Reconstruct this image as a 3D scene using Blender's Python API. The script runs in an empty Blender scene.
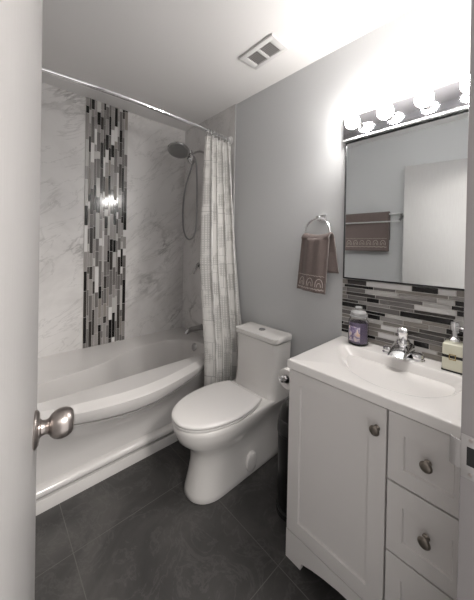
import bpy, bmesh, math, random
from mathutils import Vector, Matrix
random.seed(7)
PI = math.pi
S = bpy.context.scene
COL = S.collection

# ------------------------------------------------------------------ camera
cd = bpy.data.cameras.new('camera')
cam = bpy.data.objects.new('camera', cd)
COL.objects.link(cam)
YAW, PITCH, ROLL, FPX, PX, PY = 42.896, -0.414, 1.073, 273.393, 239.437, 247.77
cam.location = (-1.421, -2.322, 1.313)
a, t, r = math.radians(YAW), math.radians(PITCH), math.radians(ROLL)
F = Vector((math.sin(a), math.cos(a), 0)); R = Vector((math.cos(a), -math.sin(a), 0)); U = Vector((0, 0, 1))
F2 = F*math.cos(t)+U*math.sin(t); U2 = U*math.cos(t)-F*math.sin(t)
Rr = R*math.cos(r)+U2*math.sin(r); Ur = U2*math.cos(r)-R*math.sin(r)
cam.rotation_euler = Matrix((Rr, Ur, -F2)).transposed().to_euler()
cd.sensor_fit = 'VERTICAL'; cd.sensor_height = 24.0
cd.lens = 24.0*FPX/600.0
cd.shift_x = (237.0-PX)/600.0
cd.shift_y = (PY-300.0)/600.0
cd.clip_start = 0.01
S.camera = cam

# ------------------------------------------------------------------ light and exposure
w = bpy.data.worlds.new('world'); S.world = w; w.use_nodes = True
w.node_tree.nodes['Background'].inputs[0].default_value = (1.0, 0.97, 0.95, 1)
w.node_tree.nodes['Background'].inputs[1].default_value = 1.1
hl = bpy.data.lights.new('hall_fill', 'AREA'); hl.shape = 'DISK'; hl.size = 0.5; hl.energy = 60; hl.color = (1, .95, .9)  # fill light added out of view to brighten the room, no known fixture
ho = bpy.data.objects.new('hall_fill', hl); COL.objects.link(ho); ho.location = (-.86, -3.35, 2.36)
ho.rotation_euler = (math.radians(18), 0, 0)
BULB = 103.0
vs = S.view_settings
vs.view_transform = 'Standard'; vs.look = 'None'; vs.gamma = 1.0; vs.use_curve_mapping = False
vs.exposure = 0.18

# ------------------------------------------------------------------ materials
def mat(name, col, rough=.5, metal=0.0, spec=None, emit=0, trans=0, ior=1.45, coat=0, sheen=0):
    m = bpy.data.materials.new(name); m.use_nodes = True
    b = m.node_tree.nodes['Principled BSDF']
    b.inputs['Base Color'].default_value = (*col, 1)
    b.inputs['Roughness'].default_value = rough
    b.inputs['Metallic'].default_value = metal
    b.inputs['IOR'].default_value = ior
    b.inputs['Transmission Weight'].default_value = trans
    b.inputs['Coat Weight'].default_value = coat
    b.inputs['Sheen Weight'].default_value = sheen
    if spec is not None: b.inputs['Specular IOR Level'].default_value = spec
    if emit:
        b.inputs['Emission Color'].default_value = (*col, 1); b.inputs['Emission Strength'].default_value = emit
    return m
def nd(m, typ, **kw):
    n = m.node_tree.nodes.new(typ)
    for k, v in kw.items():
        if k.startswith('i_'):
            n.inputs[k[2:].replace('_', ' ')].default_value = v
        else: setattr(n, k, v)
    return n
def lk(m, a, b): m.node_tree.links.new(a, b)
def bs(m): return m.node_tree.nodes['Principled BSDF']
def ramp(m, fac, stops):
    n = m.node_tree.nodes.new('ShaderNodeValToRGB'); e = n.color_ramp.elements
    while len(e) < len(stops): e.new(.5)
    for el, (p, c) in zip(e, stops): el.position = p; el.color = (*c, 1) if len(c) == 3 else c
    lk(m, fac, n.inputs[0]); return n.outputs[0]
def mix(m, fac, a, b, mode='MIX'):
    n = m.node_tree.nodes.new('ShaderNodeMix'); n.data_type = 'RGBA'; n.blend_type = mode
    for s, v in ((0, fac), (6, a), (7, b)):
        if hasattr(v, 'links'): lk(m, v, n.inputs[s])
        else: n.inputs[s].default_value = v if s == 0 else (*v, 1)
    return n.outputs[2]
def coord(m, scale=(1, 1, 1), rot=(0, 0, 0), loc=(0, 0, 0)):
    t = nd(m, 'ShaderNodeTexCoord'); mp = nd(m, 'ShaderNodeMapping')
    mp.inputs['Scale'].default_value = scale; mp.inputs['Rotation'].default_value = rot; mp.inputs['Location'].default_value = loc
    lk(m, t.outputs['Object'], mp.inputs['Vector']); return mp.outputs[0]
def bump(m, h, strength=.2, dist=.01):
    b = nd(m, 'ShaderNodeBump'); b.inputs['Strength'].default_value = strength; b.inputs['Distance'].default_value = dist
    lk(m, h, b.inputs['Height']); lk(m, b.outputs[0], bs(m).inputs['Normal'])
def noise(m, vec, scale, detail=4, rough=.5, dist=0):
    n = nd(m, 'ShaderNodeTexNoise'); n.inputs['Scale'].default_value = scale; n.inputs['Detail'].default_value = detail
    n.inputs['Roughness'].default_value = rough; n.inputs['Distortion'].default_value = dist
    lk(m, vec, n.inputs['Vector']); return n.outputs['Fac']

def paint(name, col, rough=.6, sc=220, st=.06):
    m = mat(name, col, rough); v = coord(m)
    bump(m, noise(m, v, sc, 3), st, .002); return m
M = {}
M['wall'] = paint('grey wall paint', (.56, .565, .57), .55)
M['ceil'] = paint('ceiling paint', (.78, .765, .755), .8)
M['trim'] = paint('white trim paint', (.62, .60, .595), .4, 90, .04)
M['edge'] = paint('tile edge trim', (.46, .455, .45), .4)
M['jamb'] = paint('shaded jamb paint', (.27, .255, .255), .45, 90, .06)  # lining colour darkened to carry the shade of the unlit hall side
# door: painted wood, faint vertical grain
m = mat('door paint', (.70, .68, .67), .45); v = coord(m, (60, 60, 3))
g = noise(m, v, 3, 4); lk(m, mix(m, g, (.36, .35, .345), (.42, .41, .405)), bs(m).inputs['Base Color']); bump(m, g, .06, .003); M['door'] = m
# marble
def marble(name, rot):
    m = mat(name, (.6, .59, .58), .22)
    v = coord(m, (1, 1, 1), rot)
    n1 = noise(m, v, 1.6, 8, .6, 1.3)
    cloud = ramp(m, n1, [(.30, (.56, .545, .535)), (.52, (.68, .665, .655)), (.75, (.73, .715, .705))])
    mp = nd(m, 'ShaderNodeMapping'); mp.inputs['Scale'].default_value = (.75, 1.0, 2.3); lk(m, v, mp.inputs['Vector'])
    n2 = noise(m, mp.outputs[0], 1.25, 9, .60, .7)
    vein = ramp(m, n2, [(.475, (0, 0, 0)), (.497, (1, 1, 1)), (.503, (1, 1, 1)), (.53, (0, 0, 0))])
    n3 = noise(m, mp.outputs[0], 2.6, 8, .62, .9)
    vein2 = ramp(m, n3, [(.485, (0, 0, 0)), (.5, (.5, .5, .5)), (.515, (0, 0, 0))])
    n4 = noise(m, v, 2.2, 3); msk = ramp(m, n4, [(.46, (0, 0, 0)), (.66, (1, 1, 1))])
    vv = mix(m, 1.0, vein, msk, 'MULTIPLY'); vv2 = mix(m, 1.0, vv, vein2, 'ADD')
    mm = nd(m, 'ShaderNodeMath', operation='MULTIPLY'); lk(m, vv2, mm.inputs[0]); mm.inputs[1].default_value = .60
    c = mix(m, mm.outputs[0], cloud, (.27, .26, .255))
    lk(m, c, bs(m).inputs['Base Color']); return m
M['marble'] = marble('white veined marble tile', (0, .62, 0))
M['marble_end'] = marble('veined marble tile end wall', (.75, .2, .3))
# floor tile: dark slate look with thin grout
m = mat('dark slate floor tile', (.05, .05, .05), .42)
v = coord(m)
n1 = noise(m, v, 2.4, 9, .62, .9); base = ramp(m, n1, [(.3, (.030, .029, .029)), (.52, (.052, .050, .049)), (.72, (.088, .084, .081))])
n2 = noise(m, v, 5.5, 9, .65, 1.2); vn = ramp(m, n2, [(.47, (0, 0, 0)), (.5, (1, 1, 1)), (.53, (0, 0, 0))])
mm = nd(m, 'ShaderNodeMath', operation='MULTIPLY'); lk(m, vn, mm.inputs[0]); mm.inputs[1].default_value = .22
c1 = mix(m, mm.outputs[0], base, (.15, .145, .14))
br = nd(m, 'ShaderNodeTexBrick', offset=0.0, squash=1.0)
br.inputs['Scale'].default_value = 1.0; br.inputs['Brick Width'].default_value = .61; br.inputs['Row Height'].default_value = .61
br.inputs['Mortar Size'].default_value = .0016; br.inputs['Mortar Smooth'].default_value = 0
v2 = coord(m, loc=(1.137, 1.02, 0)); lk(m, v2, br.inputs['Vector'])
lk(m, mix(m, br.outputs['Fac'], c1, (.115, .11, .105)), bs(m).inputs['Base Color'])
rr = ramp(m, n1, [(.3, (.34, .34, .34)), (.7, (.5, .5, .5))]); lk(m, rr, bs(m).inputs['Roughness'])
bump(m, n2, .12, .004); M['floor'] = m

M['acrylic'] = mat('white tub acrylic', (.64, .622, .61), .18, coat=.3)
M['ceramic'] = mat('white toilet ceramic', (.77, .75, .73), .12, coat=.4)
M['seat'] = mat('white toilet seat plastic', (.79, .77, .755), .25)
M['cab'] = mat('white cabinet lacquer', (.68, .655, .64), .4)
M['cabgap'] = mat('dark cabinet interior', (.05, .05, .05), .8)
M['counter'] = mat('cultured marble top', (.80, .775, .755), .2, coat=.3)
M['chrome'] = mat('polished chrome', (.82, .82, .83), .08, 1)
M['satin'] = mat('satin silver rod', (.85, .85, .85), .38, .8)
M['steel'] = mat('polished steel plate', (.64, .64, .68), .09, 1)
M['brushed'] = mat('brushed nickel', (.42, .38, .36), .30, 1)
M['bronze'] = mat('antique pewter', (.26, .23, .20), .3, 1)
M['darkchrome'] = mat('soft chrome', (.55, .55, .55), .14, 1)
M['black'] = mat('black gloss plastic', (.008, .008, .008), .33)
M['rubber'] = mat('black rubber', (.01, .01, .01), .7)
M['frame'] = mat('black mirror frame', (.015, .015, .016), .4)
M['mirror'] = mat('mirror glass', (.90, .925, .93), .0, 1)
M['bulb'] = mat('lit bulb', (1, .965, .93), .3, emit=BULB)
M['white'] = mat('white plastic', (.66, .65, .64), .4)
M['vslot'] = mat('vent louvre grey', (.34, .33, .32), .6)
M['grout'] = mat('pale grout', (.62, .60, .58), .8)
M['paper'] = mat('toilet paper', (.78, .76, .74), .9)
M['glass'] = mat('clear glass', (.97, .97, .97), .02, trans=1, ior=1.12)
M['lidglass'] = mat('frosted clear lid glass', (.9, .9, .9), .12, trans=.65, ior=1.2)
M['wax'] = mat('purple wax', (.16, .125, .21), .25, coat=.8)
M['label'] = mat('candle label', (.5, .45, .5), .5)
M['soapglass'] = mat('bottle of pale soap', (.80, .785, .64), .1, coat=.5)
M['gold'] = mat('brass buckle', (.55, .42, .2), .25, 1)
M['flap'] = mat('dark grey plastic', (.028, .028, .028), .4)
M['hose'] = mat('steel hose', (.33, .33, .33), .35, .9)
M['brassplate'] = mat('satin nickel plate', (.40, .385, .38), .45, .5)
for i, (c, ro) in enumerate([((.012, .011, .011), .08), ((.05, .045, .042), .1), ((.16, .15, .145), .12), ((.30, .285, .275), .15), ((.50, .49, .475), .2), ((.68, .67, .66), .15), ((.24, .22, .20), .45)]):
    mm_ = mat('mosaic glass %d' % i, c, ro); M['t%d' % i] = mm_
# candle label picture: soft flower blotches
m = M['label']; v = coord(m); n = noise(m, v, 45, 3, .5, 1)
lk(m, ramp(m, n, [(.34, (.09, .06, .14)), (.48, (.30, .24, .38)), (.55, (.62, .56, .60)), (.64, (.72, .50, .36))]), bs(m).inputs['Base Color'])
# terry
def terry(name, col):
    m = mat(name, col, .95, sheen=.3); v = coord(m); n = noise(m, v, 260, 3)
    lk(m, mix(m, n, tuple(c*.7 for c in col), tuple(c*1.25 for c in col)), bs(m).inputs['Base Color'])
    bump(m, n, .7, .004); return m
M['terry'] = terry('brown terry cloth', (.150, .116, .106))
M['thread'] = mat('pale embroidery thread', (.46, .40, .37), .7)
M['band'] = mat('woven towel band', (.135, .105, .095), .8)
# curtain: white cloth with a grey printed city sketch of rows, boxes and hatching
m = mat('printed curtain cloth', (.7, .69, .67), .85)
tc = nd(m, 'ShaderNodeTexCoord'); uv = tc.outputs['UV']
def brk(w_, h_, mort, off=.5, shift=0):
    mp = nd(m, 'ShaderNodeMapping'); mp.inputs['Location'].default_value = (shift, shift*.7, 0); lk(m, uv, mp.inputs['Vector'])
    b = nd(m, 'ShaderNodeTexBrick', offset=off); b.inputs['Scale'].default_value = 1
    b.inputs['Brick Width'].default_value = w_; b.inputs['Row Height'].default_value = h_; b.inputs['Mortar Size'].default_value = mort
    b.inputs['Mortar Smooth'].default_value = .2
    lk(m, mp.outputs[0], b.inputs['Vector']); return b.outputs['Fac']
fine = brk(.013, .012, .0028, 0.0); big = brk(.31, .37, .0025, .37, .05); mid = brk(.043, .115, .0018, .2, .02)
nz = noise(m, uv, 6, 2); msk = ramp(m, nz, [(.46, (0, 0, 0)), (.52, (1, 1, 1))])
nz2 = noise(m, uv, 3.1, 2); msk2 = ramp(m, nz2, [(.42, (0, 0, 0)), (.5, (1, 1, 1))])
c = mix(m, mix(m, 1.0, fine, msk, 'MULTIPLY'), (.74, .725, .70), (.50, .49, .47))
c = mix(m, mix(m, 1.0, mid, msk2, 'MULTIPLY'), c, (.52, .51, .495))
c = mix(m, big, c, (.50, .49, .48))
lk(m, c, bs(m).inputs['Base Color']); M['curtain'] = m

# ------------------------------------------------------------------ mesh helpers
def new(): return bmesh.new()
def box(bm, x0, x1, y0, y1, z0, z1, bev=0, mi=0, seg=2):
    r_ = bmesh.ops.create_cube(bm, size=1)
    vv = r_['verts']
    for q in vv:
        q.co = Vector(((x0+x1)/2+q.co.x*(x1-x0), (y0+y1)/2+q.co.y*(y1-y0), (z0+z1)/2+q.co.z*(z1-z0)))
    fs = {f for q in vv for f in q.link_faces}
    for f in fs: f.material_index = mi
    if bev:
        es = list({e for q in vv for e in q.link_edges})
        o = bmesh.ops.bevel(bm, geom=es, offset=bev, segments=seg, affect='EDGES', profile=.5)
        for f in o['faces']: f.material_index = mi
    return vv
def loft(bm, loops, close=True, cap0=True, cap1=True, mi=0, smooth=True):
    rows = [[bm.verts.new(p) for p in lp] for lp in loops]
    n = len(rows[0])
    for i in range(len(rows)-1):
        for j in range(n if close else n-1):
            k = (j+1) % n
            f = bm.faces.new((rows[i][j], rows[i][k], rows[i+1][k], rows[i+1][j])); f.material_index = mi; f.smooth = smooth
    if cap0: f = bm.faces.new(rows[0][::-1]); f.material_index = mi; f.smooth = smooth
    if cap1: f = bm.faces.new(rows[-1]); f.material_index = mi; f.smooth = smooth
    return rows
def frame_of(d):
    d = Vector(d).normalized(); u = d.orthogonal().normalized()
    if abs(d.z) < .99: u = Vector((0, 0, 1)).cross(d).normalized()
    return d, u, d.cross(u)
def lathe(bm, org, axis, prof, n=28, mi=0):
    d, u, v_ = frame_of(axis); org = Vector(org); loops = []
    for (h, r_) in prof:
        loops.append([org+d*h+(u*math.cos(2*PI*k/n)+v_*math.sin(2*PI*k/n))*max(r_, 1e-4) for k in range(n)])
    return loft(bm, loops, mi=mi)
def tube(bm, pts, rad, n=10, closed=False, mi=0):
    pts = [Vector(p) for p in pts]; loops = []; u = None; L = len(pts)
    for i, p in enumerate(pts):
        d = (pts[(i+1) % L]-pts[i-1]) if closed else (pts[min(i+1, L-1)]-pts[max(i-1, 0)])
        d.normalize()
        if u is None: _, u, _ = frame_of(d)
        u = (u-d*u.dot(d)).normalized(); v_ = d.cross(u)
        rr_ = rad[i] if isinstance(rad, (list, tuple)) else rad
        loops.append([p+(u*math.cos(2*PI*k/n)+v_*math.sin(2*PI*k/n))*rr_ for k in range(n)])
    if closed: loops.append(loops[0])
    loft(bm, loops, cap0=not closed, cap1=not closed, mi=mi)
    if closed: bmesh.ops.remove_doubles(bm, verts=bm.verts, dist=1e-5)
def spline(pts, n=8, closed=False):
    P = [Vector(p) for p in pts]; out = []; L = len(P)
    rng = range(L) if closed else range(L-1)
    for i in rng:
        g = (lambda k: P[k % L]) if closed else (lambda k: P[min(max(k, 0), L-1)])
        a_, b_, c_, d_ = g(i-1), g(i), g(i+1), g(i+2)
        for s in range(n):
            q = s/n
            out.append(.5*((2*b_)+(c_-a_)*q+(2*a_-5*b_+4*c_-d_)*q*q+(3*b_-a_-3*c_+d_)*q**3))
    if not closed: out.append(P[-1])
    return out
def thing(name, loc, label=None, cat=None, group=None, rotz=0, kind=None):
    o = bpy.data.objects.new(name, None); COL.objects.link(o); o.location = loc; o.rotation_euler = (0, 0, rotz)
    o.empty_display_size = .05
    tag(o, label, cat, group, kind); return o
def tag(o, label=None, cat=None, group=None, kind=None):
    if label: o['label'] = label
    if cat: o['category'] = cat
    if group: o['group'] = group
    if kind: o['kind'] = kind
    return o
def wloc(o):
    v = Vector((0, 0, 0))
    while o is not None: v += Vector(o.location); o = o.parent
    return v
def obj(name, bm, ms, parent=None, auto=35, local=False, base=None):
    """link bm (world coordinates unless local) as one mesh object"""
    bmesh.ops.recalc_face_normals(bm, faces=bm.faces)
    if not isinstance(ms, (list, tuple)): ms = [ms]
    me = bpy.data.meshes.new(name)
    if parent is not None:
        off = Vector((0, 0, 0)) if local else wloc(parent); loc = Vector((0, 0, 0))
    else:
        if base is None:
            xs = [q.co.x for q in bm.verts]; ys = [q.co.y for q in bm.verts]; zs = [q.co.z for q in bm.verts]
            base = ((min(xs)+max(xs))/2, (min(ys)+max(ys))/2, min(zs))
        off = Vector(base); loc = Vector(base)
    for q in bm.verts: q.co -= off
    if auto:
        lim = math.radians(auto)
        for e in bm.edges:
            if len(e.link_faces) == 2 and e.calc_face_angle(0) > lim: e.smooth = False
        for f in bm.faces: f.smooth = True
    bm.to_mesh(me); bm.free()
    for x in ms: me.materials.append(x)
    o = bpy.data.objects.new(name, me); COL.objects.link(o); o.parent = parent; o.location = loc
    return o
def struct(name, bm, ms, parent=None, auto=35):
    o = obj(name, bm, ms, parent, auto, base=(0, 0, 0) if parent is None else None)
    if parent is None: o['kind'] = 'structure'
    return o
def dup(root, loc, label=None):
    r_ = root.copy(); COL.objects.link(r_); r_.location = loc
    if label: r_['label'] = label
    for ch in root.children:
        c_ = ch.copy(); COL.objects.link(c_); c_.parent = r_
        for g_ in ch.children:
            d_ = g_.copy(); COL.objects.link(d_); d_.parent = c_
    return r_

# ------------------------------------------------------------------ room shell
H = 2.413; XL = -1.53; YF = -2.235; YH = -2.35; JX = -.735; HX = -1.466; TY = -.722; DECK = .511
b = new(); box(b, XL-.1, .1, YH-.02, .1, -.1, 0); struct('floor', b, M['floor'])
b = new(); box(b, XL-.1, .1, YH, .1, H, H+.1); struct('ceiling', b, M['ceil'])
b = new(); box(b, XL-.1, .1, 0, .1, 0, H); struct('wall_back', b, M['marble'])
b = new(); box(b, 0, .1, YH, 0, 0, H); WR = struct('wall_right', b, M['wall'])
b = new(); box(b, XL-.1, XL, YH, 0, 0, H); struct('wall_left', b, M['wall'])
b = new(); box(b, -.009, 0, TY, 0, DECK, H); struct('wall_shower_end', b, M['marble_end'])
b = new(); box(b, XL, XL+.009, TY, 0, DECK, H); struct('wall_tub_left', b, M['marble_end'])
b = new(); box(b, -.012, 0, TY-.006, TY, 0, H, .002); struct('trim_1', b, M['edge'])
b = new(); box(b, XL, HX-.02, YH, YF, 0, H); box(b, JX+.02, 0, YH, YF, 0, H); box(b, HX-.02, JX+.02, YH, YF, 2.065, H)
struct('wall_front', b, M['wall'])
# door lining: strike side, hinge side, head
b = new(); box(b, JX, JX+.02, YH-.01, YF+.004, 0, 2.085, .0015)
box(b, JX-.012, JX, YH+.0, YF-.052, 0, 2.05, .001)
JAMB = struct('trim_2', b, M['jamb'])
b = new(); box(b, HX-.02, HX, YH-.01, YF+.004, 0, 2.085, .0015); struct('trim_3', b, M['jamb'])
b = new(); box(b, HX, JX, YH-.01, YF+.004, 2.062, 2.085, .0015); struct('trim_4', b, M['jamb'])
# baseboards
b = new(); box(b, -.012, 0, -1.625, TY-.008, 0, .09, .002); struct('baseboard_right', b, M['trim'])
b = new(); box(b, XL, XL+.012, YF, TY-.008, 0, .09, .002); struct('baseboard_left', b, M['trim'])
# strike plate on the lining
b = new()
box(b, JX-.0015, JX, -2.262, YF+.003, .872, .955, .0005)
lip = [(JX-.0008, YF+.002), (JX-.0003, YF+.010), (JX+.002, YF+.018), (JX+.006, YF+.022)]
loft(b, [[(x, y, .885), (x+.002, y-.001, .885), (x+.002, y-.001, .940), (x, y, .940)] for x, y in lip])
sp = obj('strike_plate', b, M['brassplate'], JAMB); sp['label'] = 'satin metal strike plate with curved lip'
b = new(); box(b, JX-.0018, JX-.0014, -2.258, -2.241, .898, .934, 0); obj('latch_hole', b, M['rubber'], sp)
for z in (.881, .947):
    b = new(); lathe(b, (JX-.0014, -2.247, z), (-1, 0, 0), [(0, .0035), (.0012, .003), (.0014, 0)], 12); obj('screw', b, M['brushed'], sp)

# ------------------------------------------------------------------ door with knob (open against the left side)
TH = math.radians(11.0)
D1 = thing('door_1', (-1.4635, -2.227, 0), kind='structure')
D1.rotation_euler = (0, 0, -TH)          # local +y runs from hinge to free edge, local +x is the room face
b = new(); box(b, -.035, 0, 0, .711, .012, 2.045, .0015); obj('slab', b, M['door'], D1, local=True)
kz = .903; ky = .651
KN = bpy.data.objects.new('door_knob', None); COL.objects.link(KN); KN.parent = D1; KN.location = (0, ky, kz); KN['label'] = 'brushed nickel egg-shaped door knob'
b = new(); lathe(b, (0, 0, 0), (1, 0, 0), [(0, .038), (.003, .0385), (.006, .0365), (.0085, .032), (.009, .016), (.010, 0)], 40); obj('rosette', b, M['brushed'], KN, local=True)
b = new(); lathe(b, (.007, 0, 0), (1, 0, 0), [(0, .0200), (.003, .0195), (.006, .0160), (.012, .0145), (.017, .0155), (.0205, .0185), (.021, .010)], 32); obj('neck', b, M['brushed'], KN, local=True)
b = new(); lathe(b, (.027, 0, 0), (1, 0, 0), [(0, .012), (.0005, .019), (.003, .0228), (.009, .0280), (.017, .0312), (.025, .0318), (.034, .0300), (.041, .0265), (.045, .0215), (.0472, .014), (.048, 0)], 40); obj('grip', b, M['brushed'], KN, local=True)
for z in (.25, 1.05, 1.85):
    b = new(); lathe(b, (-.006, -.004, z-.045), (0, 0, 1), [(0, .006), (.09, .006)], 12); obj('hinge', b, M['brushed'], D1, local=True)

# ------------------------------------------------------------------ mosaic strip on the back wall
def tiles(bm, a0, a1, n_, l0, l1, lens, put, gap=.0022, weights=(10, 12, 26, 26, 15, 7, 4), widths=None):
    tot = a1-a0; ws = [widths[i % len(widths)] for i in range(n_)] if widths else [1]*n_
    sw = sum(ws); p = a0
    for i in range(n_):
        wd = ws[i]/sw*tot
        q = l0-random.random()*lens[-1]; last = -1
        while q < l1:
            L = random.choice(lens); c0, c1 = max(q, l0), min(q+L, l1)
            k = random.choices(range(7), weights)[0]
            if k == last: k = random.choices(range(7), weights)[0]
            last = k
            if c1-c0 > .006: put(p+gap/2, p+wd-gap/2, c0+gap/2, c1-gap/2, k+1)
            q += L
        p += wd
b = new(); box(b, -.876, -.561, -.006, 0, DECK, H)
tiles(b, -.875, -.562, 15, DECK, H, (.055, .1, .12, .15, .2), lambda a0, a1, l0, l1, k: box(b, a0, a1, -.0085-.001*random.random(), -.005, l0, l1, 0, k), widths=(1, .6, 1.05, .75, 1.1), gap=.0026)
tag(obj('mosaic_strip', b, [M['grout']]+[M['t%d' % i] for i in range(7)], auto=None), 'vertical strip of black, grey and white glass mosaic on the marble tub wall', 'mosaic tile strip')

# backsplash between the basin top and the mirror
b = new(); ZC = .839; VY0, VY1 = -1.623, -2.2345
box(b, -.006, 0, VY1+.001, VY0, ZC, 1.147)
tiles(b, ZC+.001, 1.147, 15, VY1+.001, VY0, (.06, .1, .15, .15, .2), lambda a0, a1, l0, l1, k: box(b, -.0085-.001*random.random(), -.005, l0, l1, a0, a1, 0, k), gap=.0036, weights=(14, 9, 24, 22, 6, 7, 26), widths=(1, .7, 1.15, .7, 1, .8))
tag(obj('backsplash', b, [M['grout']]+[M['t%d' % i] for i in range(7)], auto=None), 'low backsplash of thin brown, grey and black tiles between basin and mirror', 'backsplash')

# ------------------------------------------------------------------ bathtub
TUB = thing('bathtub', (XL/2, -.36, 0), 'white bathtub with bowed front panel along the marble wall', 'bathtub')
X0, X1 = XL+.0095, -.0095
def bow(x):
    u = (x+.78)/.76
    return math.cos(min(1, abs(u))*PI/2)**2
def fronty(x): return -.70-.135*bow(x)
b = new(); xs = [X0+(X1-X0)*i/60 for i in range(61)]; loops = []
for x in xs:
    q = bow(x); zg = .452-.047*q
    pr = [(-.60, 0), (-.722, 0), (-.722, .056), (-.720, .060), (-.700, .063), (-.698, .073), (-.722, .077), (-.732, .086), (-.735, .097), (-.731, .110), (-.719, .119), (-.695, .122), (-.693, .130), (-.703, .136),
          (-.703, .20), (-.706-.012*q, .27), (-.714-.055*q, .33), (-.721-.10*q, zg-.035), (-.725-.128*q, zg-.010), (-.724-.133*q, zg-.005), (-.706-.126*q, zg-.0035), (-.706-.126*q, zg+.0045), (-.728-.143*q, zg+.008), (-.732-.149*q, zg+.02),
          (-.734-.157*q, .480), (-.733-.159*q, .486), (-.729-.157*q, .4905), (-.722-.150*q, .4945), (-.712-.141*q, .503), (-.70-.135*q, .511)]
    loops.append([(x, y, z) for y, z in pr])
loft(b, loops, close=False, cap0=False, cap1=False)
# deck and basin
outl = spline([(-.11, -.40, 0), (-.14, -.25, 0), (-.27, -.165, 0), (-.5, -.165, 0), (-.66, -.215, 0), (-.80, -.31, 0), (-.94, -.365, 0), (-1.1, -.395, 0), (-1.25, -.43, 0), (-1.345, -.49, 0), (-1.365, -.56, 0), (-1.31, -.648, 0), (-1.1, -.668, 0), (-.8, -.672, 0), (-.5, -.672, 0), (-.25, -.668, 0), (-.15, -.62, 0), (-.113, -.53, 0)], 8, True)
C0 = Vector((-.72, -.50, 0)); NA = 180
def cast(poly, ang):
    d = Vector((math.cos(ang), math.sin(ang), 0)); best = 0
    for i in range(len(poly)):
        p, q = poly[i]-C0, poly[(i+1) % len(poly)]-C0; e = q-p
        den = d.x*e.y-d.y*e.x
        if abs(den) < 1e-12: continue
        t_ = (p.x*e.y-p.y*e.x)/den; s_ = (p.x*d.y-p.y*d.x)/den
        if t_ > 0 and -1e-9 <= s_ <= 1+1e-9: best = max(best, t_)
    return C0+d*best
outer = [Vector((x, fronty(x), 0)) for x in xs]+[Vector((X1, -.0005, 0)), Vector((X0, -.0005, 0))]
angs = sorted([2*PI*k/NA for k in range(NA)]+[math.atan2(v_.y-C0.y, v_.x-C0.x) % (2*PI) for v_ in (outer[0], outer[60], outer[61], outer[62])])
OL = [cast(outer, g) for g in angs]; IL = [cast(outl, g) for g in angs]
def edgez(p):   # the back of the deck dips a little toward the basin
    f = min(1, max(0, (p.y+.62)/.35)); return .511-.030*f*f
loops = []
loops.append([(p.x, p.y, .511) for p in OL])
for s_ in (.5, .8, .93): loops.append([(o_.x+(i_.x-o_.x)*s_, o_.y+(i_.y-o_.y)*s_, .511+(edgez(i_)-.511)*s_**1.6) for o_, i_ in zip(OL, IL)])
def shrink(p, k, zz, blend):
    c = Vector((-.70, -.45, 0)); L = (p-c)
    return (c.x+L.x*k, c.y+L.y*(1-(1-k)*1.0), zz)
for k, zf in ((1.0, 1.0), (.992, .985), (.985, .955), (.965, .80), (.94, .55), (.905, .32), (.86, .17), (.80, .085), (.70, .03), (.5, .005), (.1, 0)):
    lp = []
    for i_ in IL:
        ez = edgez(i_); zz = .13+(ez-.13)*zf
        lp.append(shrink(i_, k, zz, 0))
    loops.append(lp)
loft(b, loops, cap0=False, cap1=True)
obj('tub_shell', b, M['acrylic'], TUB, auto=38)
b = new(); lathe(b, (-.119, -.39, .452), (-1, 0, .25), [(0, .033), (.006, .034), (.011, .030), (.013, 0)], 28); o = obj('overflow_plate', b, M['darkchrome'], TUB); o['label'] = 'round chrome overflow plate'

# ------------------------------------------------------------------ shower fittings
AX = -.345
SH = thing('shower_fixture', (-.0095, AX, 2.12), 'large round chrome shower head on a bent arm high on the end wall', 'shower head')
b = new(); lathe(b, (-.0095, AX, 2.12), (-1, 0, 0), [(0, .03), (.004, .029), (.012, .014), (.013, 0)]); obj('flange', b, M['chrome'], SH)
b = new(); tube(b, spline([(-.015, AX, 2.12), (-.07, AX, 2.12), (-.12, AX, 2.10), (-.165, AX, 2.07)]), .0095); obj('arm', b, M['darkchrome'], SH)
b = new(); lathe(b, (-.172, AX, 2.106), (.12, -.1, -1), [(0, .012), (.004, .019), (.030, .020), (.036, .014), (.048, .014), (.054, .027), (.070, .035), (.092, .035), (.106, .027), (.116, .015), (.124, .010), (.1245, 0)]); obj('diverter', b, M['darkchrome'], SH)
b = new(); tube(b, [(-.17, AX, 2.075), (-.205, AX, 2.085), (-.24, AX, 2.088)], .014)
nrm = Vector((-.30, -.30, -.9)).normalized()
lathe(b, Vector((-.272, AX+.005, 2.100)), nrm, [(0, .0), (.001, .03), (.012, .07), (.02, .088), (.027, .09), (.031, .086), (.032, 0)], 40)
obj('head', b, M['darkchrome'], SH)
b = new(); c0 = Vector((-.272, AX+.005, 2.100))+nrm*.032
lathe(b, c0, nrm, [(0, .078), (.002, .076), (.0025, 0)], 40); o = obj('spray_face', b, M['hose'], SH); o['label'] = 'grey nozzle face'
b = new(); hp = [(-.157, AX-.012, 1.985), (-.165, AX, 1.93), (-.195, AX+.02, 1.80), (-.205, AX+.04, 1.63), (-.20, AX+.04, 1.47), (-.18, AX+.03, 1.385), (-.145, AX+.02, 1.36), (-.11, AX+.005, 1.40), (-.095, AX, 1.52), (-.095, AX, 1.75), (-.10, AX, 1.92), (-.115, AX, 2.04), (-.150, AX, 2.075)]
tube(b, spline(hp, 8), .0068, 10); obj('hose', b, M['hose'], SH)

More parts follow.
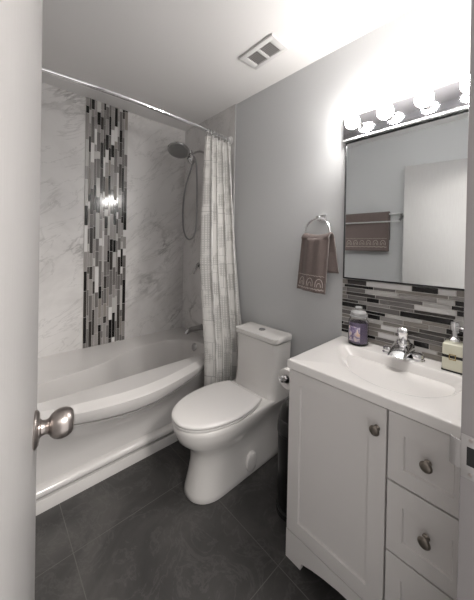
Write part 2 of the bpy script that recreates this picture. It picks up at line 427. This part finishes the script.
VL = thing('shower_valve', (-.0095, -.33, 1.14), 'small chrome lever valve on the end wall beside the curtain', 'shower valve')
b = new(); lathe(b, (-.0095, -.33, 1.14), (-1, 0, 0), [(0, .062), (.004, .06), (.010, .045), (.012, .022), (.045, .020), (.047, 0)], 32); obj('escutcheon', b, M['darkchrome'], VL)
b = new(); tube(b, [(-.05, -.33, 1.15), (-.065, -.33, 1.14), (-.085, -.325, 1.09), (-.095, -.32, 1.06)], [.014, .013, .009, .007]); obj('lever', b, M['darkchrome'], VL)
SPT = thing('tub_spout', (-.0095, -.33, .585), 'chrome tub spout sticking out over the rim of the bathtub', 'tub spout')
b = new(); tube(b, [(-.0095, -.33, .585), (-.02, -.33, .585), (-.11, -.33, .585), (-.145, -.33, .582), (-.165, -.33, .572), (-.172, -.33, .560)], [.029, .024, .023, .023, .021, .016], 20); obj('body', b, M['darkchrome'], SPT)
b = new(); lathe(b, (-.14, -.33, .604), (0, 0, 1), [(0, .005), (.014, .005), (.016, .009), (.024, .009), (.026, 0)], 16); obj('diverter_pull', b, M['chrome'], SPT)

# curtain rod, rings and curtain
RZ = 2.142
def rody(x): return -.668-.062*math.sin(PI*min(1, max(0, -x/1.53)))
ROD = thing('shower_rod', (XL/2, rody(XL/2), RZ), 'bowed chrome shower rod spanning the tub below the ceiling', 'curtain rod')
b = new(); tube(b, [(XL+.01+(1.52-.0195)*i/40, rody(XL+.01+(1.52-.0195)*i/40), RZ) for i in range(41)], .0125, 16); obj('tube', b, M['chrome'], ROD)
for x, d_ in ((-.0095, -1), (XL+.0095, 1)):
    b = new(); lathe(b, (x, rody(x), RZ), (d_, 0, 0), [(0, .034), (.005, .033), (.012, .022), (.028, .017), (.03, .012)]); obj('flange', b, M['white'], ROD)
NU, NV = 150, 40; CX0, CX1 = -.262, -.022; ZT, ZB = 2.105, .10
b = new(); uvl = b.loops.layers.uv.new('UVMap'); rows = []; NF = 4.6; uc = []
for j in range(NV+1):
    f = j/NV; z = ZT+(ZB-ZT)*f; row = []
    spread = 1+.34*min(1, f*2.2)-.10*max(0, f-.6)
    for i in range(NU+1):
        u_ = i/NU
        amp = (.026+.016*math.sin(min(1, f*3)*PI/2))*(1+.30*math.sin(7*u_+2))
        ph = 2*PI*NF*u_+.5*math.sin(3*f+4*u_)
        x = CX1+(CX0-CX1)*(1-u_)*spread+.013*math.sin(2*ph)
        y = rody(x)-.012-.150*min(1, f*1.35)**1.2+amp*math.sin(ph)
        x = min(x, -.006); row.append(b.verts.new((x, y, z)))
    rows.append(row)
for j in range(NV):
    for i in range(NU):
        f_ = b.faces.new((rows[j][i], rows[j][i+1], rows[j+1][i+1], rows[j+1][i])); f_.smooth = True
        for lp, (ii, jj) in zip(f_.loops, ((i, j), (i+1, j), (i+1, j+1), (i, j+1))): lp[uvl].uv = (ii/NU*.95, 2.0-jj/NV*2.0)
cu = obj('shower_curtain', b, M['curtain'], auto=None, base=(-.15, -.75, ZB))
sm = cu.modifiers.new('thickness', 'SOLIDIFY'); sm.thickness = .0016
tag(cu, 'white shower curtain with grey printed pattern gathered beside the toilet', 'shower curtain')
proto = None
for k in range(8):
    x = -.255+.031*k
    if proto is None:
        b = new(); tube(b, [(x, rody(x)+.021*math.cos(2*PI*q/20), RZ-.010+.026*math.sin(2*PI*q/20)) for q in range(20)], .0022, 8, True)
        proto = tag(obj('curtain_ring', b, M['chrome'], base=(x, rody(x), RZ)), 'small chrome ring holding the gathered shower curtain on the rod', 'curtain ring', 'rings along the top of the shower curtain')
    else:
        c_ = proto.copy(); COL.objects.link(c_); c_.location = (x, rody(x), RZ)

# ------------------------------------------------------------------ toilet
TC = -1.126
TOI = thing('toilet', (-.35, TC, 0), 'white one-piece toilet with closed lid between the curtain and the vanity', 'toilet')
def dsec(xf, xm, xb, hw, hb, z, ex=2.2, nf=28, rb=.02):
    pts = []
    for i in range(nf+1):
        g = -PI/2+PI*i/nf
        c_, s_ = math.cos(g), math.sin(g)
        pts.append((xm-(xm-xf)*abs(c_)**(2/ex), TC-hw*math.copysign(abs(s_)**(2/ex), -s_), z))
    y1 = pts[-1][1]; y0 = pts[0][1]
    for q in (.25, .5, .75): pts.append((xm+(xb-rb-xm)*q, TC+(hw+(hb-hw)*q), z))
    pts += [(xb-rb, TC+hb, z), (xb-rb*.3, TC+hb-rb*.3, z), (xb, TC+hb-rb, z), (xb, TC-hb+rb, z), (xb-rb*.3, TC-hb+rb*.3, z), (xb-rb, TC-hb, z)]
    for q in (.75, .5, .25): pts.append((xm+(xb-rb-xm)*q, TC-(hw+(hb-hw)*q), z))
    return pts
b = new()
secs = [(0, -.640, -.50, .113, .112), (.006, -.645, -.50, .117, .116), (.03, -.640, -.50, .114, .114), (.10, -.622, -.48, .108, .112), (.17, -.610, -.46, .106, .112), (.22, -.612, -.45, .110, .114), (.255, -.632, -.44, .125, .118), (.285, -.664, -.44, .143, .124), (.315, -.695, -.44, .160, .134), (.345, -.708, -.44, .172, .150), (.375, -.717, -.44, .178, .166), (.395, -.719, -.44, .180, .172), (.404, -.714, -.44, .176, .170), (.406, -.71, -.44, .166, .163)]
loft(b, [dsec(xf, xm, -.014, hw, hb, z) for z, xf, xm, hw, hb in secs])
obj('bowl', b, M['ceramic'], TOI, auto=60)
def rrect(xf, xb, hw, z, rf=.03, rb=.012, n=6, bulge=.006):
    pts = []
    for (cx_, cy_, r_, a0) in ((xf+rf, TC+hw-rf, rf, PI/2), (xf+rf, TC-hw+rf, rf, PI), (xb-rb, TC-hw+rb, rb, 3*PI/2), (xb-rb, TC+hw-rb, rb, 0)):
        for i in range(n+1):
            g = a0+PI/2*i/n; pts.append((cx_+r_*math.cos(g), cy_+r_*math.sin(g), z))
    return pts
b = new()
loft(b, [rrect(-.215, -.014, .176, .385, .05), rrect(-.190, -.014, .174, .41, .045), rrect(-.176, -.014, .172, .44, .04), rrect(-.168, -.014, .171, .50, .035), rrect(-.163, -.014, .173, .60), rrect(-.166, -.014, .177, .726), rrect(-.160, -.018, .171, .728)])
obj('tank', b, M['ceramic'], TOI, auto=60)
def sl(p, s): return [(x, y, z+(x+.02)*s) for x, y, z in p]
b = new()
loft(b, [rrect(-.160, -.018, .170, .731), rrect(-.174, -.013, .181, .733), rrect(-.177, -.012, .184, .737), rrect(-.177, -.012, .184, .762), sl(rrect(-.173, -.015, .180, .770), .06), sl(rrect(-.162, -.022, .168, .774), .10), sl(rrect(-.05, -.04, .06, .776, .004, .004), .1)])
obj('tank_lid', b, M['ceramic'], TOI, auto=50)
b = new(); lathe(b, (-.088, TC+.005, .7665), (0, 0, 1), [(0, .023), (.004, .0225), (.005, .019), (.0055, .0185), (.007, .018), (.0075, 0)], 32); o = obj('flush_button', b, M['darkchrome'], TOI); o['label'] = 'round chrome flush button'
def lidsec(k, z, xb=-.246):
    pts = []; nf = 40; xm = -.43
    for i in range(nf+1):
        g = -PI/2+PI*i/nf; c_, s_ = math.cos(g), math.sin(g)
        pts.append((xm-(.724-.43-k)*abs(c_)**(2/2.15), TC+(.182-k)*math.copysign(abs(s_)**(2/2.15), s_), z))
    # rear: narrow gently to a straight back edge
    hb = .142-k; xe = xb-k
    for q in (.2, .4, .6, .8, .93): pts.append((xm+(xe-xm)*q, TC+(.182-k)+(hb-.182+k)*q**2, z))
    pts += [(xe-.004, TC+hb-.003, z), (xe, TC+hb-.012, z), (xe, TC-hb+.012, z), (xe-.004, TC-hb+.003, z)]
    for q in (.93, .8, .6, .4, .2): pts.append((xm+(xe-xm)*q, TC-(.182-k)-(hb-.182+k)*q**2, z))
    return pts
b = new(); loft(b, [lidsec(.010, .4065), lidsec(.003, .408), lidsec(.001, .412), lidsec(.003, .418), lidsec(.012, .4195)]); obj('seat', b, M['seat'], TOI, auto=60)
b = new(); loft(b, [lidsec(.012, .4215), lidsec(.001, .423), lidsec(-.001, .427), lidsec(.001, .434), lidsec(.006, .4385), lidsec(.018, .441), lidsec(.07, .4435), lidsec(.13, .4445)]); obj('lid', b, M['seat'], TOI, auto=60)
for s_ in (-1, 1):
    b = new(); lathe(b, (-.232, TC+s_*.125, .416), (0, s_, 0), [(-.05, .0115), (.0, .0115), (.003, .009), (.0035, 0)], 16); obj('hinge_cap', b, M['seat'], TOI)
b = new(); n_ = 32
loft(b, [[(-.292+.042*k*math.cos(2*PI*i/n_), TC-.1110-h_, .078+.056*k*math.sin(2*PI*i/n_)) for i in range(n_)] for k, h_ in ((1.0, -.01), (1.0, .007), (.985, .0105), (.93, .013), (.6, .0155), (.1, .016))])
o = obj('access_cap', b, M['ceramic'], TOI); o['label'] = 'oval plastic cap on the side of the base'

# ------------------------------------------------------------------ trash can
BX, BY = -.250, -1.521
CAN = thing('trash_can', (BX, BY, 0), 'tall black trash can with domed lid squeezed between toilet and vanity', 'trash can')
def oval(k, z, rx=.112, ry=.088): return [(BX+rx*k*math.cos(2*PI*i/36), BY+ry*k*math.sin(2*PI*i/36), z) for i in range(36)]
b = new(); loft(b, [oval(.93, .018), oval(.95, .05), oval(1.0, .39), oval(.98, .395)]); obj('body', b, M['black'], CAN)
b = new(); loft(b, [oval(1.0, 0), oval(1.03, .003), oval(1.03, .016), oval(.98, .02)]); obj('foot_ring', b, M['rubber'], CAN)
b = new(); loft(b, [oval(1.0, .022), oval(1.005, .024), oval(1.005, .028), oval(.97, .03)]); o = obj('base_band', b, M['flap'], CAN); o['label'] = 'thin dark grey band'
b = new(); loft(b, [oval(1.02, .392), oval(1.04, .397), oval(1.03, .43), oval(.95, .475), oval(.80, .51), oval(.55, .532), oval(.25, .541), oval(.03, .543)]); obj('lid', b, M['black'], CAN)
b = new(); loft(b, [[(BX-.112*math.cos(g)*s1, BY+.088*math.sin(g)*s1, z) for g in [(-.55+1.1*i/10)*1.6 for i in range(11)]] for s1, z in ((1.035, .402), (1.04, .41), (1.03, .43), (.99, .455), (.95, .474))], close=False, cap0=False, cap1=False)
o = obj('swing_flap', b, M['flap'], CAN); o.modifiers.new('t', 'SOLIDIFY').thickness = .003; o['label'] = 'dark grey swing flap'

# ------------------------------------------------------------------ vanity cabinet
VX = -.474; VB0, VB1 = -1.6265, -2.2325
VAN = thing('vanity_cabinet', (VX/2, (VB0+VB1)/2, 0), 'white shaker vanity cabinet with one door and three drawers', 'cabinet')
b = new()
box(b, VX+.020, -.0005, VB0-.016, VB0, 0, .803, .001)          # side panels reach the floor
box(b, VX+.020, -.0005, VB1, VB1+.016, 0, .803, .001)
box(b, VX+.022, -.004, VB1+.016, VB0-.016, .09, .105)            # bottom, back, top rails
box(b, -.012, -.002, VB1+.016, VB0-.016, .09, .80)
box(b, VX+.022, VX+.036, VB1+.016, VB0-.016, .785, .803)
box(b, VX+.022, VX+.04, -2.026, -2.006, .105, .785)
# plinth with raised middle
ay = [VB0, -1.700, -1.704, -1.75, -1.80, -1.86, -1.93, -2.00, -2.06, -2.11, -2.156, -2.160, VB1]
az_ = [0, 0, .028, .044, .056, .066, .070, .066, .056, .044, .028, 0, 0]
loft(b, [[(VX+.001, y, z), (VX+.019, y, z), (VX+.019, y, .118), (VX+.001, y, .118)] for y, z in zip(ay, az_)], smooth=False)
obj('carcass', b, M['cab'], VAN)
b = new(); box(b, VX+.024, VX+.06, VB1+.02, VB0-.02, .11, .78); o = obj('interior', b, M['cabgap'], VAN)
def shaker(bm, y0, y1, z0, z1, rails, rec=.008, th=.019, xf=VX):
    """y0 > y1; rails = left, right, top, bottom"""
    l, r_, t_, b_ = rails; x0, x1 = xf, xf+th; c = .003
    O = [(x0, y0, z0), (x0, y1, z0), (x0, y1, z1), (x0, y0, z1)]
    I = [(x0, y0-l, z0+b_), (x0, y1+r_, z0+b_), (x0, y1+r_, z1-t_), (x0, y0-l, z1-t_)]
    J = [(x0+rec, y0-l-c, z0+b_+c), (x0+rec, y1+r_+c, z0+b_+c), (x0+rec, y1+r_+c, z1-t_-c), (x0+rec, y0-l-c, z1-t_-c)]
    e = .0012
    O2 = [(x0+e, y0+0, z0), (x0+e, y1, z0), (x0+e, y1, z1), (x0+e, y0, z1)]
    O1 = [(x0, y0-e, z0+e), (x0, y1+e, z0+e), (x0, y1+e, z1-e), (x0, y0-e, z1-e)]
    B = [(x1, y0, z0), (x1, y1, z0), (x1, y1, z1), (x1, y0, z1)]
    loft(bm, [B, O2, O1, I, J], smooth=False)
def knob(parent, y, z):
    b = new(); lathe(b, (VX, y, z), (-1, 0, 0), [(0, .010), (.002, .0095), (.005, .006), (.013, .0055), (.017, .009), (.0195, .0150), (.023, .0165), (.026, .0150), (.0275, .0125), (.0285, .0118), (.0295, .0085), (.030, .004), (.0302, 0)], 28)
    o = obj('knob', b, M['bronze'], parent); o['label'] = 'round antique pewter knob'
b = new(); shaker(b, -1.6285, -2.0105, .122, .798, (.054, .054, .054, .056)); dr = obj('door', b, M['cab'], VAN, auto=None); knob(dr, -1.982, .724)
for z0, z1, hasz in ((.582, .798, .692), (.356, .576, .474), (.122, .350, .236)):
    b = new(); shaker(b, -2.0165, -2.230, z0, z1, (.044, .044, .062, .048)); d_ = obj('drawer', b, M['cab'], VAN, auto=None); knob(d_, -2.124, hasz)

# basin top
TOP = thing('basin_top', (-.24, -1.93, .805), 'white basin worktop with a shallow curved moulded basin', 'countertop')
b = new(); ty0, ty1 = VY0, VY1; tx0, tx1 = -.483, -.0105
C0 = Vector((-.26, -1.93, 0))
rect = [Vector((tx0, ty0, 0)), Vector((tx1, ty0, 0)), Vector((tx1, ty1, 0)), Vector((tx0, ty1, 0))]
bas = spline([(-.118, -1.930, 0), (-.118, -1.80, 0), (-.120, -1.715, 0), (-.150, -1.690, 0), (-.22, -1.715, 0), (-.31, -1.775, 0), (-.375, -1.84, 0), (-.415, -1.92, 0), (-.422, -2.0, 0), (-.395, -2.075, 0), (-.335, -2.13, 0), (-.25, -2.165, 0), (-.17, -2.175, 0), (-.122, -2.155, 0), (-.118, -2.06, 0)], 8, True)
angs = sorted([2*PI*k/120 for k in range(120)]+[math.atan2(v_.y-C0.y, v_.x-C0.x) % (2*PI) for v_ in rect])
OL = [cast(rect, g) for g in angs]; IL = [cast(bas, g) for g in angs]
def inset(p, e): return Vector((max(min(p.x, tx1-e*0), tx0+e), max(min(p.y, ty0-e), ty1+e), 0))
loops = [[(p.x, p.y, .805) for p in OL], [(p.x, p.y, ZC-.005) for p in OL], [(*inset(p, .0015)[:2], ZC-.0015) for p in OL], [(*inset(p, .005)[:2], ZC) for p in OL], [(o_.x+(i_.x-o_.x)*.9, o_.y+(i_.y-o_.y)*.9, ZC) for o_, i_ in zip(OL, IL)]]
bc = Vector((-.25, -1.96, 0))
for k, dz in ((1.0, .0008), (.985, .0025), (.96, .007), (.92, .015), (.85, .030), (.75, .050), (.62, .071), (.45, .089), (.25, .099), (.09, .103)):
    loops.append([(bc.x+(i_.x-bc.x)*k, bc.y+(i_.y-bc.y)*k, ZC-dz) for i_ in IL])
loft(b, loops, cap0=True, cap1=True)
obj('top', b, M['counter'], TOP, auto=60)
b = new(); lathe(b, (-.25, -1.96, ZC-.1045), (0, 0, 1), [(0, .021), (.003, .0215), (.004, .018), (.006, .012), (.008, 0)]); obj('drain', b, M['chrome'], TOP)

# faucet
FY, FX = -1.938, -.070
FA = thing('faucet', (FX, FY, ZC), 'chrome single-lever basin faucet on the back of the vanity top', 'faucet')
def rr2(hx, hy, z, n=10, cx_=FX, cy_=FY):
    pts = []; r_ = hx*.98
    for (ox, oy, a0) in ((hx-r_, hy-r_, 0), (-hx+r_, hy-r_, PI/2), (-hx+r_, -hy+r_, PI), (hx-r_, -hy+r_, 1.5*PI)):
        for i in range(n+1):
            g = a0+PI/2*i/n; pts.append((cx_+ox+r_*math.cos(g), cy_+oy+r_*math.sin(g), z))
    return pts
b = new(); loft(b, [rr2(.030, .083, ZC), rr2(.030, .083, ZC+.006), rr2(.027, .080, ZC+.010), rr2(.020, .072, ZC+.012)]); obj('base_plate', b, M['chrome'], FA)
for s_ in (-1, 1):
    b = new(); lathe(b, (FX, FY+s_*.057, ZC+.009), (0, 0, 1), [(0, .024), (.014, .0235), (.020, .021), (.024, .014), (.025, 0)], 24); obj('end_cap', b, M['chrome'], FA)
b = new(); lps = []
for q in range(11):       # broad sloping spout that comes forward over the basin
    f = q/10; x = FX+.018-.120*f; zt = ZC+.066-.010*f-.030*f*f; zb = ZC+.005+.014*f; hw = .042-.012*f
    lps.append([(x, FY+hw*math.copysign(abs(math.sin(g))**.7, math.sin(g)), (zt+zb)/2+(zt-zb)/2*math.copysign(abs(math.cos(g))**.7, math.cos(g))) for g in [2*PI*i/24 for i in range(24)]])
loft(b, lps); obj('spout', b, M['chrome'], FA)
b = new(); lathe(b, (FX+.002, FY, ZC+.055), (0, 0, 1), [(0, .026), (.012, .027), (.018, .024), (.022, .016), (.0225, 0)], 24)
lps = []
for f, w_, th_ in ((0, .017, .013), (.3, .019, .013), (.7, .021, .011), (.93, .0205, .008), (1, .016, .005)):
    cx_ = FX+.002-.016*f; cz = ZC+.072+.052*f
    lps.append([(cx_+th_*math.cos(g), FY+w_*math.sin(g), cz+.004*math.cos(g)) for g in [2*PI*i/20 for i in range(20)]])
loft(b, lps); obj('lever', b, M['chrome'], FA)
b = new(); lathe(b, (FX+.03, FY-.004, ZC+.010), (0, 0, 1), [(0, .0035), (.065, .0035), (.067, .006), (.075, .006), (.077, 0)], 12); obj('drain_rod', b, M['chrome'], FA)

# candle jar
KX, KY = -.0625, -1.737
CJ = thing('candle_jar', (KX, KY, ZC), 'purple jar candle with clear glass lid beside the faucet', 'candle')
b = new(); lathe(b, (KX, KY, ZC), (0, 0, 1), [(0, .040), (.004, .0455), (.010, .047), (.10, .047), (.116, .045), (.124, .040), (.134, .0395), (.135, .0355), (.122, .036), (.114, .041), (.10, .0435), (.012, .0435), (.008, .040), (.0075, 0)], 40); obj('jar', b, M['glass'], CJ)
b = new(); lathe(b, (KX, KY, ZC+.0085), (0, 0, 1), [(0, .039), (.004, .043), (.095, .043), (.100, .041), (.101, 0)], 40); o = obj('wax', b, M['wax'], CJ); o['label'] = 'deep purple wax'
b = new(); g0 = math.atan2(-2.322-KY, -1.421-KX)-.45
loft(b, [[(KX+.0475*math.cos(g0+.62*q), KY+.0475*math.sin(g0+.62*q), z) for q in [-1+2*i/16 for i in range(17)]] for z in (ZC+.022, ZC+.093)], close=False, cap0=False, cap1=False)
o = obj('label', b, M['label'], CJ, auto=None); o.modifiers.new('t', 'SOLIDIFY').thickness = .0006
b = new(); lathe(b, (KX, KY, ZC+.135), (0, 0, 1), [(0, .034), (.0005, .041), (.005, .0415), (.008, .0385), (.022, .037), (.029, .030), (.032, .016), (.033, .013), (.038, .016), (.046, .017), (.050, .013), (.051, 0)], 36); o = obj('lid', b, M['lidglass'], CJ); o['label'] = 'clear glass lid with a round knob'
b = new(); lathe(b, (KX, KY, ZC+.1355), (0, 0, 1), [(-.006, .034), (-.0055, .0355), (-.001, .0355), (-.0005, .034)], 32); obj('seal', b, M['white'], CJ)

# soap dispenser
QX, QY = -.062, -2.116; g_ = .12
SD = thing('soap_dispenser', (QX, QY, ZC), 'square glass soap bottle with black belt and chrome pump', 'soap dispenser')
b = new(); box(b, QX-.034, QX+.034, QY-.034, QY+.034, ZC, ZC+.108, .006, 0, 3); obj('bottle', b, M['soapglass'], SD)
b = new(); box(b, QX-.0355, QX+.0355, QY-.0355, QY+.0355, ZC, ZC+.0075, .003); o = obj('foot', b, M['frame'], SD)
b = new(); box(b, QX-.0350, QX+.0350, QY-.0350, QY+.0350, ZC+.052, ZC+.066, .004); o = obj('belt', b, M['black'], SD); o['label'] = 'black ribbon belt'
b = new()
for (y0, y1, z0, z1) in ((-.011, -.008, .048, .070), (.008, .011, .048, .070), (-.011, .011, .048, .051), (-.011, .011, .067, .070)): box(b, QX-.038, QX-.035, QY+y0, QY+y1, ZC+z0, ZC+z1, .0008)
obj('buckle', b, M['gold'], o)
b = new(); lathe(b, (QX, QY, ZC+.107), (0, 0, 1), [(0, .016), (.004, .0175), (.018, .0175), (.021, .014), (.025, .009), (.048, .0085), (.050, .015), (.076, .016), (.082, .013), (.083, 0)], 28)
tube(b, [(QX, QY, ZC+.174), (QX-.018, QY-.018, ZC+.175), (QX-.032, QY-.032, ZC+.171), (QX-.036, QY-.036, ZC+.163)], .0055, 12); obj('pump', b, M['chrome'], SD)

# toilet paper on the side of the vanity
PXc, PYc, PZ = -.345, -1.558, .713
TP = thing('toilet_roll_holder', (PXc, VB0, PZ), 'chrome toilet paper arm fixed to the vanity side', 'toilet paper holder')
b = new(); lathe(b, (PXc+.085, VB0, PZ), (0, 1, 0), [(0, .02), (.004, .02), (.008, .009), (.074, .008), (.084, .009)], 20); obj('post', b, M['chrome'], TP)
b = new(); tube(b, [(PXc+.085, PYc+.002, PZ), (PXc-.075, PYc+.002, PZ)], .008, 14); obj('arm', b, M['chrome'], TP)
b = new(); lathe(b, (PXc-.066, PYc+.002, PZ), (-1, 0, 0), [(0, .009), (.002, .0145), (.006, .0145), (.010, .009), (.013, .009), (.016, .0145), (.021, .016), (.026, .0135), (.029, .006), (.0295, 0)], 24); obj('finial', b, M['chrome'], TP)
b = new(); lps = lathe(b, (PXc-.055, PYc+.002, PZ-.0105), (1, 0, 0), [(0, .020), (0, .044), (.002, .046), (.1, .046), (.102, .044), (.102, .020), (.05, .019), (0, .020)], 36)
tag(obj('toilet_roll', b, M['paper'], auto=40), 'white toilet paper roll hanging beside the vanity and toilet tank', 'toilet paper')

# ------------------------------------------------------------------ mirror and vanity light
MY0, MY1, MZ0, MZ1 = -1.630, -2.225, 1.150, 1.870
MR = thing('mirror', (-.01, (MY0+MY1)/2, MZ0), 'large rectangular wall mirror with thin black frame above the basin', 'mirror')
b = new(); box(b, -.014, -.004, MY1+.004, MY0-.004, MZ0+.006, MZ1-.004); obj('glass', b, M['mirror'], MR, auto=None)
b = new()
box(b, -.020, 0, MY0-.004, MY0, MZ0, MZ1, .001); box(b, -.020, 0, MY1, MY1+.004, MZ0, MZ1, .001)
box(b, -.020, 0, MY1+.0055, MY0-.0055, MZ0, MZ0+.007, .001); box(b, -.020, 0, MY1+.0055, MY0-.0055, MZ1-.004, MZ1, .001)
obj('frame', b, M['frame'], MR)
LY0, LY1, LZ0, LZ1 = -1.624, -2.228, 1.877, 1.987
VLT = thing('vanity_light', (-.02, (LY0+LY1)/2, LZ0), 'chrome bar light with four lit globe bulbs above the mirror', 'wall light')
b = new(); box(b, -.034, 0, LY1, LY0, LZ0+.005, LZ1+.004, .002); obj('plate', b, M['steel'], VLT)
b = new(); box(b, -.040, 0, LY1, LY0, LZ0-.004, LZ0+.004, .001); o = obj('lip', b, M['satin'], VLT); o['label'] = 'pale lower edge of the bar'
for k, y in enumerate((-1.700, -1.851, -2.002, -2.153)):
    b = new(); lathe(b, (-.034, y, 1.936), (-1, 0, 0), [(0, .024), (.003, .0235), (.006, .017), (.024, .0165), (.026, .012)], 24); so = obj('socket', b, M['chrome'], VLT)
    b = new(); lathe(b, (-.058, y, 1.936), (-1, 0, 0), [(0, .013), (.006, .0155), (.013, .023), (.021, .0290), (.030, .0328), (.038, .0342), (.046, .0335), (.054, .0302), (.061, .0245), (.067, .0160), (.070, .007), (.0704, 0)], 32); obj('light_bulb', b, M['bulb'], VLT)

# ------------------------------------------------------------------ towel ring and towels
RY, RZc = -1.490, 1.400
TR = thing('towel_ring', (0, RY, 1.40), 'chrome towel ring on the grey wall left of the mirror', 'towel ring')
b = new(); box(b, -.010, 0, RY-.030, RY+.018, 1.461, 1.498, .003); obj('wall_plate', b, M['chrome'], TR)
b = new(); lathe(b, (-.008, RY-.004, 1.478), (-1, 0, 0), [(0, .013), (.030, .0115), (.036, .0145), (.046, .0145), (.050, .011), (.0505, 0)], 20); obj('post', b, M['chrome'], TR)
b = new(); tube(b, [(-.050, RY-.000+.076*math.sin(2*PI*i/48), RZc+.076*math.cos(2*PI*i/48)) for i in range(48)], .0052, 10, True); obj('ring', b, M['chrome'], TR)

def drape(bm, path_fn, rows_, cols):
    R_ = [[bm.verts.new(path_fn(i/rows_, j/cols)) for j in range(cols+1)] for i in range(rows_+1)]
    for i in range(rows_):
        for j in range(cols):
            f_ = bm.faces.new((R_[i][j], R_[i][j+1], R_[i+1][j+1], R_[i+1][j])); f_.smooth = True
# hand towel: front panel up over the ring and down behind, the back end shifted to the right
ztop = 1.388
def ht(f, s):
    if f < .60:       # front, from hem up
        q = f/.60; z = 1.072+(ztop-.022-1.072)*q
        y0 = -1.384-.020*q; y1 = -1.563-.010*q
        y = y0+(y1-y0)*s; x = -.092+.016*q+.007*math.sin(s*7+1)*(1-.4*q)+.004*math.sin(s*15)
        return (x, y, z-.012*s*(1-q))
    if f < .74:
        q = (f-.60)/.14; g = PI*q
        y0 = -1.404-.024*q; y1 = -1.573-.006*q; y = y0+(y1-y0)*s
        zr = ztop-.020-.012*math.sin(PI*s)
        return (-.050-.026*math.cos(g), y, zr+.024*math.sin(g))
    q = (f-.74)/.26; z = ztop-.022-(ztop-1.195)*q
    y0 = -1.428-.062*q; y1 = -1.579-.026*q; y = y0+(y1-y0)*s
    return (-.024+.006*math.sin(s*8)*q, y, z)
b = new(); drape(b, ht, 60, 30)
HT = obj('hand_towel', b, M['terry'], auto=None, base=(-.05, -1.48, 1.05)); sm = HT.modifiers.new('t', 'SOLIDIFY'); sm.thickness = .009; sm.offset = 0
tag(HT, 'brown hand towel with pale arch embroidery hanging through the towel ring', 'towel')
def motif(fn, n_, s0, s1, f0, hgt, off, rad):
    bm = new()
    for k in range(n_):
        sc = s0+(s1-s0)*(k+.5)/n_; hw = (s1-s0)/n_*.34
        for kk, rr_ in ((1.0, rad), (.5, rad*.9)):
            pts = []
            for i in range(17):
                g = PI*i/16
                fx = sc-hw*kk*math.cos(g); fz = f0+hgt*kk*(.25+.75*math.sin(g)) if 0 < i < 16 else f0
                p = Vector(fn(fz, fx)); p.x += off; pts.append(p)
            tube(bm, pts, rr_, 6)
    for ff in (f0-.022, f0-.030, f0+hgt*1.35):
        pts = []
        for i in range(41):
            p = Vector(fn(max(.004, ff)+.004*math.sin(i*PI/2), s0+(s1-s0)*i/40)); p.x += off; pts.append(p)
        tube(bm, pts, rad*.75, 6)
    return bm
o = obj('embroidery', motif(ht, 3, .04, .96, .062, .088, -.0055, .0017), M['thread'], HT); o['label'] = 'pale embroidered arches above the hem'

TB = thing('towel_bar', (XL, -1.2, 1.6), 'double chrome towel bar on the left wall seen in the mirror', 'towel bar')
for y in (-1.466, -.80):
    b = new(); lathe(b, (XL, y, 1.628), (1, 0, 0), [(0, .027), (.006, .026), (.010, .012), (.06, .011)], 20)
    tube(b, [(XL+.05, y, 1.65), (XL+.06, y, 1.63), (XL+.09, y, 1.585), (XL+.10, y, 1.572)], .009, 10); obj('bracket', b, M['darkchrome'], TB)
for x, z in ((XL+.055, 1.648), (XL+.10, 1.572)):
    b = new(); tube(b, [(x, -1.472, z), (x, -.795, z)], .007, 12); obj('rod', b, M['satin'], TB)
def bt(f, s):
    y = -.925-.44*s
    if f < .62:
        q = f/.62; z = 1.285+(1.648-1.285)*q; x = XL+.078-.006*q+.004*math.sin(s*9+2)*(1-q)
        return (x, y-.006*(1-q), z)
    if f < .70:
        g = PI*(f-.62)/.08; return (XL+.055+.0165*math.cos(g), y, 1.648+.022*math.sin(g))
    q = (f-.70)/.30; return (XL+.0385-.005*q, y, 1.648-.25*q)
b = new(); drape(b, bt, 60, 30)
BT = obj('bath_towel', b, M['terry'], auto=None, base=(XL+.06, -1.15, 1.28)); sm = BT.modifiers.new('t', 'SOLIDIFY'); sm.thickness = .012; sm.offset = 0
tag(BT, 'brown bath towel folded over the double towel bar on the left wall', 'towel')
o = obj('embroidery', motif(bt, 6, .04, .96, .10, .085, .0065, .0022), M['thread'], BT); o['label'] = 'pale embroidered arches near the hem'

# ------------------------------------------------------------------ ceiling vent
vx0, vx1, vy0, vy1 = -.350, -.207, -1.385, -1.135
VT = thing('ceiling_vent', ((vx0+vx1)/2, (vy0+vy1)/2, H), 'white ceiling exhaust vent with two louvred openings', 'vent')
b = new(); fx = .026; ym = (vy0+vy1)/2; z0, z1 = H-.014, H
ox = [(vx0+.028, vx1-.028)]
gy = [(vy0+.038, ym-.009), (ym+.009, vy1-.038)]
gx0, gx1 = vx0+.026, vx1-.026
box(b, vx0, gx0, vy0, vy1, z0, z1, .002); box(b, gx1, vx1, vy0, vy1, z0, z1, .002)
for (p, q) in ((vy0, gy[0][0]), (gy[0][1], gy[1][0]), (gy[1][1], vy1)): box(b, gx0-.003, gx1+.003, p, q, z0, z1, .002)
obj('frame', b, M['white'], VT)
for (p, q) in gy:
    b = new(); box(b, gx0, gx1, p, q, H-.003, H-.001); n_ = 8
    for i in range(n_):
        x = gx0+(gx1-gx0)*(i+.5)/n_; box(b, x-.0022, x+.0022, p, q, H-.011, H-.003)
    obj('louvre', b, M['vslot'], VT)
